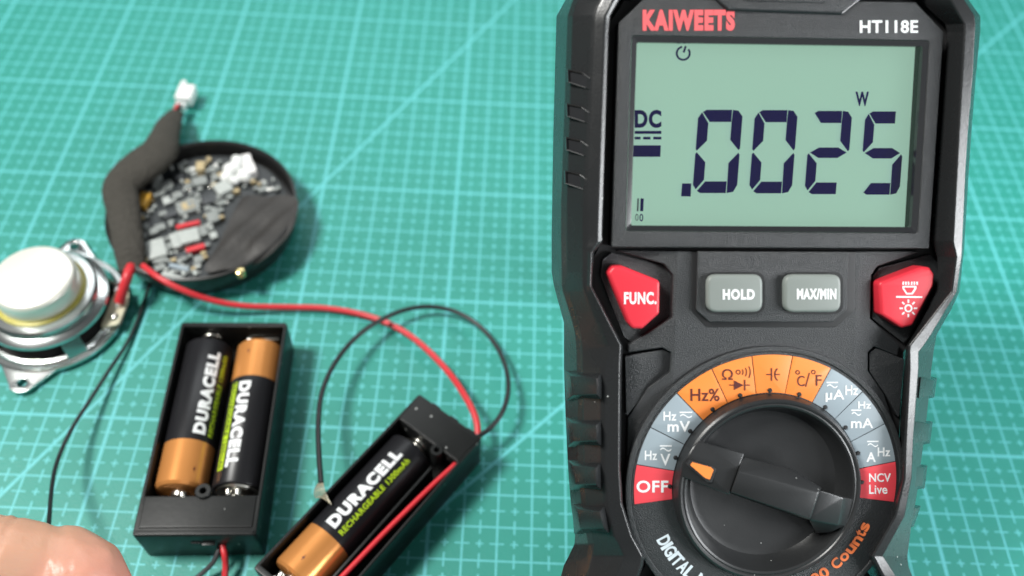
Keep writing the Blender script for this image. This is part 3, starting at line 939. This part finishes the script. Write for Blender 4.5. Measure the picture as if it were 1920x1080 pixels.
lathe('screw_post', [(.085, HH - .3), (.085, HH + .10), (.10, HH + .13), (.20, HH + .13), (.225, HH + .10), (.225, HH - .6)], PLASTICB, h1, 28, (.05, -L2 + 1.24, 0))
box('divider', (0, .6, .30), (.09, 5.2, .5), PLASTICB, h1, .02)
box('switch_slot', (-.05, -L2 - .012, .98), (.26, .06, .16), DARK, h1)
box('switch_nub', (.28, -L2 - .03, 1.0), (.34, .12, .10), PLASTICB, h1, .02)
spring('contact_spring', (-.80, L2 - .20, .86), h1, .30, 3, .42, -1)
contact((.80, L2 - .22, .45), h1, 1.0, -1)
contact((-.80, -L2 + 1.22, .62), h1, .9, 1)
spring('contact_spring', (.80, -L2 + 1.18, .86), h1, .28, 3, .36, 1)
def hol(c, a, x, y, z):
    v = Matrix.Rotation(a, 3, 'Z') @ Vector((x, y, z))
    return Vector((c.x + v.x, c.y + v.y, z))
p = hol(hc, a1, -.80, -L2 + 1.34, .86)
battery(p, a1, 'black and copper battery on the left in the two cell holder, copper end nearest', .55, 0)
p = hol(hc, a1, .80, L2 - .44, .86)
battery(p, a1 + math.pi, 'black and copper battery on the right in the two cell holder, copper end farthest', .18, 1)
# contact glints seen over the cover
for x in (-.52,):
    lathe_y('contact_tip', [(0, -.10), (.07, -.09), (.10, -.02), (.10, .05)], NICKEL, h1, 14, x, HH - .02).location.y = (-L2 + 1.18) * K
for x in (.70, .96):
    lathe_y('contact_tip', [(0, -.10), (.07, -.09), (.10, -.02), (.10, .08)], NICKEL, h1, 14, x, HH - .06).location.y = (-L2 + 1.26) * K

# ---- holder with one cell
a2 = math.radians(-35.6)
h2c = P(786, 738, HH)
ux = Vector((math.cos(a2), math.sin(a2), 0)); uy = Vector((-math.sin(a2), math.cos(a2), 0))
W3, L3 = 1.20, 3.35
h2c = Vector((h2c.x, h2c.y, 0)) + ux * W3 - uy * L3
h2 = empty('battery_holder', h2c, Matrix.Rotation(a2, 3, 'Z'))
tag(h2, 'narrower black battery holder lying slantwise with one cell and a red wire inside', 'battery holder', 'black battery holders')
plate('tray', [rnd([(-W3, -L3), (W3, -L3), (W3, L3), (-W3, L3)], .10), [(-W3 + .09, -L3 + .18), (W3 - .09, -L3 + .18), (W3 - .09, L3 - 1.02), (-W3 + .09, L3 - 1.02)]], 0, HH, PLASTICB, h2, .03)
plate('tray_floor', [(-W3 + .05, -L3 + .1), (W3 - .05, -L3 + .1), (W3 - .05, L3 - 1.0), (-W3 + .05, L3 - 1.0)], .02, .12, PLASTICB, h2)
plate('switch_cover', rnd([(-W3 + .08, L3 - 1.0), (W3 - .08, L3 - 1.0), (W3 - .08, L3 - .10), (-W3 + .08, L3 - .10)], .04), HH - .05, HH + .03, PLASTICB, h2, .025)
box('divider', (.48, -.55, .55), (.08, 4.9, 1.0), PLASTICB, h2, .02)
lathe('screw_post', [(.07, HH - .3), (.07, HH + .05), (.09, HH + .08), (.17, HH + .08), (.19, HH + .05), (.19, HH - .6)], PLASTICB, h2, 24, (.42, L3 - 1.12, 0))
for x in (-.6, .1, .75):
    box('end_clip', (x, L3 + .03, 1.1), (.30, .14, .5), PLASTICB, h2, .03)
spring('contact_spring', (-.34, L3 - 1.04, .86), h2, .28, 3, .34, -1)
contact((-.34, -L3 + .24, .62), h2, .9, 1)
for x in (-.50, -.24):
    lathe_y('contact_tip', [(0, -.10), (.07, -.09), (.10, -.02), (.10, .08)], NICKEL, h2, 14, x, HH - .04).location.y = (-L3 + .30) * K
p = hol(h2c, a2, -.36, -L3 + .36, .86)
battery(p, a2, 'black and copper battery alone in the slanted holder', -.06, 0)

# ------------------------------------------------------------------ wires and leads
def wire(name, pts, r, m_, label, seg=12, cat='wire', group=None):
    q = [P(a, b, z) for a, b, z in pts]
    o = tube(name, q, r, m_, None, seg, 8, True, q[0])
    return tag(o, label, cat, group)
wire('red_wire', [(268, 498, 1.25), (300, 522, 1.35), (345, 545, 1.15), (400, 564, .75), (460, 574, .45), (540, 576, .25), (610, 578, .2), (680, 590, .16), (740, 612, .22), (790, 646, .35), (840, 697, .55), (875, 748, .9), (893, 788, .95), (896, 822, .85)], 0.1, REDW, 'red wire running from the round circuit board to the slanted battery holder')
wire('black_wire', [(880, 826, .9), (915, 806, .9), (941, 774, .9), (953, 732, .8), (948, 688, .6), (928, 645, .5), (895, 608, .45), (850, 583, .45), (800, 575, .48), (750, 584, .58), (700, 608, .72), (660, 640, .85), (626, 684, 1.0), (604, 735, 1.15), (597, 790, 1.3), (598, 850, 1.5), (602, 906, 1.66)], 0.078, BLACKW, 'black wire looping up from the slanted battery holder with a bare end')
bt = []
for k in range(6):
    s = (k - 2.5) * 3.4
    bt.append([P(602 + s * .4, 904, 1.66), P(599 + s, 918, 1.66), P(603 + s * 1.3, 930 + abs(s) * .3, 1.62), P(611 + s * 1.2, 938 + s, 1.58)])
strand = None
for q in bt:
    o = tube('bare_strand', q, .018, TIN, None, 6, 4)
    o.parent = bpy.data.objects['black_wire']
    o.matrix_parent_inverse = Matrix.Translation(-bpy.data.objects['black_wire'].location)
wire('black_wire', [(282, 530, .25), (273, 556, .15), (262, 590, .12), (240, 640, .15), (206, 692, .3), (172, 745, .5), (138, 798, .75), (117, 840, .95), (103, 880, 1.2), (96, 925, 1.6), (92, 975, 2.1), (86, 1040, 2.6)], .060, BLACKW, 'thin black wire running from under the round board to the hand')
wire('red_wire', [(246, 500, 1.15), (240, 515, 1.25), (232, 540, 1.0), (224, 566, .62)], .165, REDW, 'short thick red wire joining the speaker terminal to the round board')
wire('grey_black_wire', [(412, 1018, .7), (408, 1036, .65), (398, 1056, .5), (380, 1074, .35), (352, 1096, .2)], .068, GREYW, 'grey-black wire leaving the end of the two cell holder')
wire('red_wire', [(416, 1018, .75), (421, 1040, .7), (423, 1060, .5), (421, 1090, .3)], .088, REDW, 'red wire leaving the end of the two cell holder')
wire('red_wire', [(876, 846, 1.22), (852, 872, 1.28), (815, 906, 1.30), (770, 950, 1.30), (720, 1000, 1.28), (670, 1052, 1.25), (620, 1104, 1.2)], .080, REDW, 'red wire lying along the empty channel inside the slanted holder')

# ------------------------------------------------------------------ round dish with circuit board
dc = Vector((-8.74, 2.72, 0))
dish = empty('circuit_dish', dc)
tag(dish, 'round black dish holding a circuit board, foam strip and white plug', 'circuit board')
lathe('dish_shell', [(0, .0), (2.75, .0), (3.0, .10), (3.16, .5), (3.25, 1.12), (3.24, 1.20), (3.16, 1.22), (3.10, 1.16), (3.02, .60), (0, .55)], DISH, dish, 96)
board = lathe('board', [(0, .78), (2.86, .78), (2.88, .76), (2.88, .70), (0, .70)], PCB, dish, 72)
def B(px, py, z):
    q = P(px, py, z) - dc
    return Vector((q.x, q.y, z))
# components: boxes of several kinds, placed by hand for the large ones
def comp(name, px, py, s, rz, m_, bev=.015, z=.78):
    c = B(px, py, z + s[2])
    return box(name, (c.x, c.y, z + s[2] / 2), s, m_, board, bev, math.radians(rz))
used_chip = []
comp('chip', 352, 385, (.75, .62, .14), 30, CHIPG)
comp('chip', 352, 384, (.40, .34, .17), 30, CHIPT)
comp('chip', 350, 442, (.80, .60, .22), 22, CHIPW)
comp('red_film_component', 352, 420, (.80, .16, .24), 22, REDW)
comp('red_film_component', 366, 464, (.62, .20, .20), 24, REDW)
comp('chip', 292, 465, (.62, .80, .20), 25, CHIPW)
comp('chip', 328, 450, (.26, .66, .26), 30, CHIPW)
comp('amber_block', 268, 372, (.36, .62, .26), -8, AMBER)
comp('coil', 398, 405, (.40, .50, .20), 28, CHIPG)
comp('coil', 418, 350, (.55, .55, .26), 40, CHIPW)
comp('crystal', 325, 518, (.85, .20, .18), -18, CHIPW)
comp('crystal', 335, 500, (.70, .16, .16), -14, SLATE)
comp('capacitor', 375, 310, (.30, .44, .30), 10, CHIPT)
comp('chip', 375, 338, (.46, .40, .20), 20, CHIPG)
for px, py, sx_, sy_, m_ in ((312, 345, .42, .34, CHIPG), (335, 330, .30, .24, CHIPD), (318, 400, .46, .30, CHIPD), (392, 372, .50, .40, CHIPD), (405, 330, .34, .30, CHIPG), (300, 425, .34, .28, CHIPG), (378, 432, .36, .46, CHIPG), (312, 375, .26, .36, CHIPW), (400, 440, .24, .30, CHIPW), (340, 478, .40, .26, CHIPD), (372, 485, .30, .30, CHIPG), (300, 500, .34, .24, CHIPG)):
    comp('chip', px, py, (sx_, sy_, .13), 28, m_)
    used_chip.append((px, py, max(sx_, sy_)))
# small scattered parts
kinds = [('capacitor', CHIPW, (.16, .10, .09)), ('chip', CHIPG, (.26, .20, .10)), ('capacitor', CHIPG, (.20, .14, .12)), ('resistor', CHIPW, (.11, .08, .06)), ('capacitor', CHIPW, (.22, .14, .12)), ('capacitor', CHIPG, (.16, .16, .12)), ('capacitor', CHIPG, (.24, .12, .10)), ('capacitor', CHIPT, (.15, .11, .12)), ('solder_pad', NICKEL, (.12, .12, .04))]
proto = {}
cnt = 0
used = [(352, 385), (350, 442), (292, 465), (268, 372), (398, 405)]
cells = [(a, b_) for a in range(-17, 18) for b_ in range(-17, 18)]
random.shuffle(cells)
G28 = Matrix.Rotation(math.radians(28), 3, 'Z')
inv0 = None
def to_px(v):
    q = Vector((v.x + dc.x, v.y + dc.y, .8)) - CAM
    d = q.dot(FWD)
    return 960 + FPX * q.dot(RIGHT) / d, 540 + FPX * q.dot(DOWN) / d
for ca_, cb_ in cells:
    if cnt >= 165: break
    gv = G28 @ Vector((ca_ * .165 + random.uniform(-.02, .02), cb_ * .165 + random.uniform(-.02, .02), 0))
    px, py = to_px(gv)
    c = B(px, py, .8)
    if math.hypot(c.x, c.y) > 2.72: continue
    if px > 380 + (500 - py) * .42 and py > 362: continue          # under the tape flap
    if px < 262 and py > 330: continue
    if any(math.hypot(px - a, (py - b) * 1.2) < 6.5 for a, b in used): continue
    if any(math.hypot(px - a, (py - b) * 1.2) < 5 + 24 * w_ * .5 for a, b, w_ in used_chip): continue
    used.append((px, py))
    nm, m_, s = random.choice(kinds)
    key_ = (nm, m_.name)
    if key_ not in proto:
        o = from_bm(nm, box_bm(0, 0, s[2] / 2, *s, .012), m_, board, True, 40)
        proto[key_] = o
    else:
        o = proto[key_].copy(); col.objects.link(o)
    sc = random.uniform(.75, 1.5)
    o.location = Vector((c.x, c.y, .778)) * K
    o.rotation_euler = (0, 0, math.radians(random.choice((28, 28, 118)) + random.uniform(-2, 2)))
    o.scale = (sc, sc, random.uniform(.8, 1.6))
    cnt += 1
# white hot glue over a socket
bms = []
for px, py, r in ((447, 304, .30), (436, 318, .34), (458, 330, .26), (424, 332, .22), (440, 338, .18)):
    bm = bmesh.new(); bmesh.ops.create_icosphere(bm, subdivisions=3, radius=r)
    c = B(px, py, 1.0)
    for v in bm.verts:
        v.co *= 1 + .16 * math.sin(3 * v.co.x / r + px) * math.sin(2.5 * v.co.y / r + py)
        v.co = Vector((c.x + v.co.x, c.y + v.co.y, .98 + v.co.z * .95))
    bms.append(bm)
comp('white_socket', 455, 298, (.62, .46, .36), 25, CONN, .05)
comp('white_socket', 468, 314, (.40, .50, .32), 25, CONN, .05)
from_bm('glue_blob', merge(bms), GLUE, board, True)
# black tape flap
flap = [(455, 366, 1.12), (505, 367, 1.2), (556, 371, 1.24), (554, 410, 1.24), (540, 440, 1.22), (515, 470, 1.2), (485, 492, 1.14), (455, 503, 1.0), (420, 506, .98), (384, 506, .98), (408, 460, 1.02), (432, 410, 1.08)]
g = 14
cen = B(470, 440, 1.13)
vs, fs = [], []
rings = 14
NB = len(flap) * 5
edge = spline([B(*q) for q in flap] + [B(*flap[0])], 5)[:NB]
for r_ in range(rings + 1):
    f = r_ / rings
    for q in edge:
        v = cen.lerp(q, f)
        v = v.copy()
        v.z += (.04 * math.sin(v.x * 3.1 + v.y * 2.2) * math.sin(v.y * 2.7 - v.x * 1.3) + .035 * math.sin(v.x * 6.3 - v.y * 4.4)) * (1 - .3 * f)
        vs.append(v)
n0 = len(vs)
for q in list(vs): vs.append(q - Vector((0, 0, .035)))
for r_ in range(rings):
    for k in range(NB):
        a, b = r_ * NB + k, r_ * NB + (k + 1) % NB
        fs.append((a, b, b + NB, a + NB)); fs.append((n0 + a, n0 + a + NB, n0 + b + NB, n0 + b))
for k in range(NB):
    a, b = rings * NB + k, rings * NB + (k + 1) % NB
    fs.append((a, b, n0 + b, n0 + a))
mk('tape_flap', vs, fs, TAPE, dish, True, 50)
lathe('brass_screw', [(0, .06), (.10, .055), (.15, .03), (.16, 0), (.16, -.2)], BRASS, dish, 20, tuple(B(450, 508, 1.22)))
# foam wrapped cable and plug
fp = [(248, 508, 1.0), (243, 470, 1.2), (236, 425, 1.28), (230, 385, 1.34), (226, 352, 1.42), (246, 326, 1.5), (275, 304, 1.55), (299, 282, 1.5), (309, 255, 1.25), (318, 232, .95), (330, 212, .7)]
fq = [B(*q) for q in fp]
tube('foam_sleeve', fq, [.42, .50, .54, .58, .62, .68, .72, .66, .52, .46, .30], FOAM, dish, 20, 6, True, None, .55, (0.1, -.3, 1))
for (dx, m_) in ((-4, REDW), (4, BLACKW)):
    tube('lead', [B(322 + dx, 222, .8), B(329 + dx, 210, .68), B(337 + dx * .8, 196, .6)], .075, m_, dish, 10, 4)
c = B(349, 178, .5)
dirv = (B(352, 160, .5) - B(334, 205, .5)).normalized()
az = math.atan2(dirv.y, dirv.x) - math.pi / 2
pg = box('plug', (c.x, c.y, .5), (.62, .80, .42), CONN, dish, .04, az)
c2 = B(339, 200, .5)
box('plug_collar', (c2.x, c2.y, .5), (.36, .22, .30), CONN, pg, .03, az)
c3 = B(345, 158, .55)
box('plug_key', (c3.x, c3.y, .55), (.18, .22, .24), CONN, pg, .03, az)

# ------------------------------------------------------------------ speaker lying on its face
sc_ = Vector((-12.92, -1.30, 0))
spk = empty('speaker', sc_)
tag(spk, 'small silver loudspeaker lying face down with its magnet up', 'speaker')
RF = 2.36
ear = []
outl = []
for k in range(96):
    a = 2 * math.pi * k / 96
    outl.append((RF * math.cos(a), RF * math.sin(a)))
def ear_loop(ang):
    pts = []
    for u, v in ((-.95, RF - .28), (-.42, RF + .42), (-.30, RF + .62), (-.12, RF + .72), (.12, RF + .72), (.30, RF + .62), (.42, RF + .42), (.95, RF - .28), (0, RF - .6)):
        pts.append((u * math.cos(ang) - v * math.sin(ang), u * math.sin(ang) + v * math.cos(ang)))
    c = (-(RF + .38) * math.sin(ang), (RF + .38) * math.cos(ang))
    return rnd(pts, .12), circ(.15, 20, c)
lathe('frame_flange', [(1.95, .10), (2.33, .10), (2.36, .14), (2.36, .24), (2.32, .28), (2.14, .28), (2.10, .34), (2.0, .36), (1.95, .30)], STEEL, spk, 96)
for ang in (math.radians(4), math.radians(180 - 2)):
    lp, hl = ear_loop(ang)
    plate('mounting_ear', [lp, hl], .115, .225, STEEL, spk, .02)
lathe('front_gasket', [(1.7, .0), (2.12, .0), (2.12, .10), (1.7, .10)], CONE, spk, 64)
lathe('cone', [(2.0, .12), (1.5, .45), (.6, .95), (0, 1.0)], CONE, spk, 64)
# basket: upper ring, four spokes
basket = lathe('basket', [(1.60, .88), (1.92, .80), (1.96, .86), (1.94, .94), (1.84, 1.00), (1.60, 1.10), (1.2, 1.12), (1.2, 1.0), (1.58, .98)], STEEL, spk, 96, angle=28)
for k in range(4):
    ang = math.radians(45 + 90 * k - 6)
    vs = []
    for r_, z in ((1.86, .90), (2.12, .30)):
        for s1 in (-.30, .30):
            for dr_ in (-.05, .05):
                t = s1
                vs.append(((r_ + dr_) * math.cos(ang) - t * math.sin(ang), (r_ + dr_) * math.sin(ang) + t * math.cos(ang), z))
    mk('spoke', vs, [(0, 1, 3, 2), (4, 6, 7, 5), (0, 4, 5, 1), (2, 3, 7, 6), (0, 2, 6, 4), (1, 5, 7, 3)], STEEL, basket)
lathe('top_plate', [(1.2, 1.10), (1.66, 1.10), (1.70, 1.14), (1.70, 1.30), (1.64, 1.36), (1.2, 1.38)], STEEL, spk, 80, angle=28)
lathe('glue_ring', [(1.22, 1.37), (1.38, 1.365), (1.42, 1.39), (1.39, 1.43), (1.32, 1.45), (1.22, 1.44)], YELLOW, spk, 80)
lathe('magnet_cup', [(1.28, 1.38), (1.29, 1.92), (1.27, 2.04), (1.21, 2.11), (1.12, 2.14), (0, 2.16)], CAPW, spk, 80, angle=50)
# terminal board on the right
tb = plate('terminal_board', rnd([(1.80, -.75), (2.36, -.55), (2.42, .35), (2.28, .95), (1.88, .85)], .12), .38, .46, CREAM, spk, .015)
for x, y in ((2.16, .62), (2.16, -.30)):
    bm = bmesh.new(); bmesh.ops.create_icosphere(bm, subdivisions=2, radius=.13)
    for v in bm.verts: v.co = Vector((x + v.co.x, y + v.co.y * 1.2, .48 + v.co.z * .8))
    from_bm('solder_joint', bm, NICKEL, tb, True)
lathe('eyelet', [(.05, .47), (.06, .50), (.12, .50), (.13, .46)], NICKEL, tb, 18, (2.2, .16, 0))

# ------------------------------------------------------------------ hand at the lower left
def capsule_chain(pts, rads, step=.18):
    out = []
    pts = [Vector(p) for p in pts]
    for (a, b), (ra, rb) in zip(zip(pts, pts[1:]), zip(rads, rads[1:])):
        n = max(2, int((b - a).length / step))
        for k in range(n + 1):
            t = k / n
            out.append((a.lerp(b, t), ra + (rb - ra) * t))
    return out
tip = P(182, 1178, 4.0); dip = P(116, 1068, 4.8); pip = P(-10, 1053, 5.4)
mcp = pip + Vector((-4.2, -1.0, .9))
wri = mcp + Vector((-6.2, -4.6, -.2))
side = Vector((.35, -.80, -.28)).normalized()      # from index towards little finger
balls = []
balls += capsule_chain([tip, P(174, 1130, 4.5), P(148, 1092, 4.8), dip, dip.lerp(pip, .12), dip.lerp(pip, .5), pip, mcp, mcp.lerp(wri, .4)], [.78, .98, 1.06, 1.02, .98, 1.0, 1.06, 1.15, 1.25])
for i in range(1, 4):
    o_ = side * (2.05 * i) + Vector((-.25 * i * i, 0, 0))
    k0 = mcp + o_ + Vector((0, 0, -.15 * i))
    k1 = k0 + Vector((3.0, .2, .1)) * (1 - .06 * i)
    k2 = k1 + Vector((.6, .9, -1.9)) * (1 - .08 * i)
    k3 = k2 + Vector((-1.2, .2, -1.0))
    balls += capsule_chain([k3, k2, k1, k0, k0.lerp(wri, .45)], [.70 - .04 * i, .85 - .05 * i, .95 - .05 * i, 1.12 - .05 * i, 1.25])
balls += capsule_chain([mcp, mcp + side * 6.0 + Vector((-1.5, 0, -.4))], [1.2, 1.15])
balls += capsule_chain([mcp.lerp(wri, .45), mcp.lerp(wri, .45) + side * 4.6], [1.5, 1.35])
balls += capsule_chain([wri + side * .4, wri + side * 2.6], [1.9, 1.8])
balls += capsule_chain([wri + side * 1.4, wri + side * 1.4 + Vector((-8, -6.5, .6))], [2.4, 2.9])
th0 = wri + Vector((1.6, .2, -1.6)); th1 = mcp + Vector((1.4, -.6, -2.6)); th2 = tip + Vector((-2.6, -.9, -1.2)); th3 = tip + Vector((-.6, -.7, -.9))
balls += capsule_chain([wri, th0, th1, th2, th3], [1.6, 1.7, 1.35, 1.10, .92])
bms = bmesh.new()
for c, r_ in balls:
    t = bmesh.ops.create_icosphere(bms, subdivisions=2, radius=r_)
    for v in t['verts']: v.co += c
hand = from_bm('hand', bms, SKIN, None, True, None, tip)
rm = hand.modifiers.new('skin_remesh', 'REMESH'); rm.mode = 'VOXEL'; rm.voxel_size = .0009
sm = hand.modifiers.new('skin_smooth', 'SMOOTH'); sm.factor = .5; sm.iterations = 8
dg = bpy.context.evaluated_depsgraph_get()
me = bpy.data.meshes.new_from_object(hand.evaluated_get(dg))
hand.modifiers.clear()
old = hand.data
hand.data = me
bpy.data.meshes.remove(old)
if not me.materials: me.materials.append(SKIN)
# skin folds across the last joint
cl_ = (P(70, 1055, 5.2) - tip) * K
near_ = [v_ for v_ in me.vertices if (v_.co - cl_).length < .035]
for c_, nrm_, dep in ((P(112, 1052, 5.2), Vector((.90, .35, -.3)), .035), (P(96, 1052, 5.3), Vector((.93, .25, -.25)), .025), (P(128, 1060, 5.1), Vector((.85, .45, -.3)), .035), (P(20, 1050, 5.4), Vector((.97, .1, -.1)), .05), (P(6, 1050, 5.4), Vector((.97, .2, -.1)), .035)):
    nrm_.normalize()
    for v_ in near_:
        q_ = v_.co / K + tip - c_
        if q_.length > 2.2: continue
        d_ = q_.dot(nrm_) + .05 * math.sin(q_.z * 4 + q_.y * 3)
        if abs(d_) < .3: v_.co -= v_.normal * (dep * K * math.exp(-(d_ / .07) ** 2))
for p_ in me.polygons: p_.use_smooth = True
tag(hand, "person's bare hand reaching in with one finger bent over the mat", 'hand')
# pinker skin towards the finger tip
nt = SKIN.node_tree
b = nt.nodes['Principled BSDF']
src = b.inputs['Base Color'].links[0].from_socket
tc2 = nt.nodes.new('ShaderNodeTexCoord')
vm = nt.nodes.new('ShaderNodeVectorMath'); vm.operation = 'LENGTH'
nt.links.new(tc2.outputs['Object'], vm.inputs[0])
mr = nt.nodes.new('ShaderNodeMapRange')
mr.inputs['From Min'].default_value = .012; mr.inputs['From Max'].default_value = .024
mr.inputs['To Min'].default_value = 1.0; mr.inputs['To Max'].default_value = 0.0
nt.links.new(vm.outputs['Value'], mr.inputs['Value'])
mx = nt.nodes.new('ShaderNodeMix'); mx.data_type = 'RGBA'
nt.links.new(mr.outputs['Result'], mx.inputs['Factor'])
nt.links.new(src, mx.inputs['A'])
mx.inputs['B'].default_value = (.56, .215, .17, 1)
nt.links.new(mx.outputs['Result'], b.inputs['Base Color'])
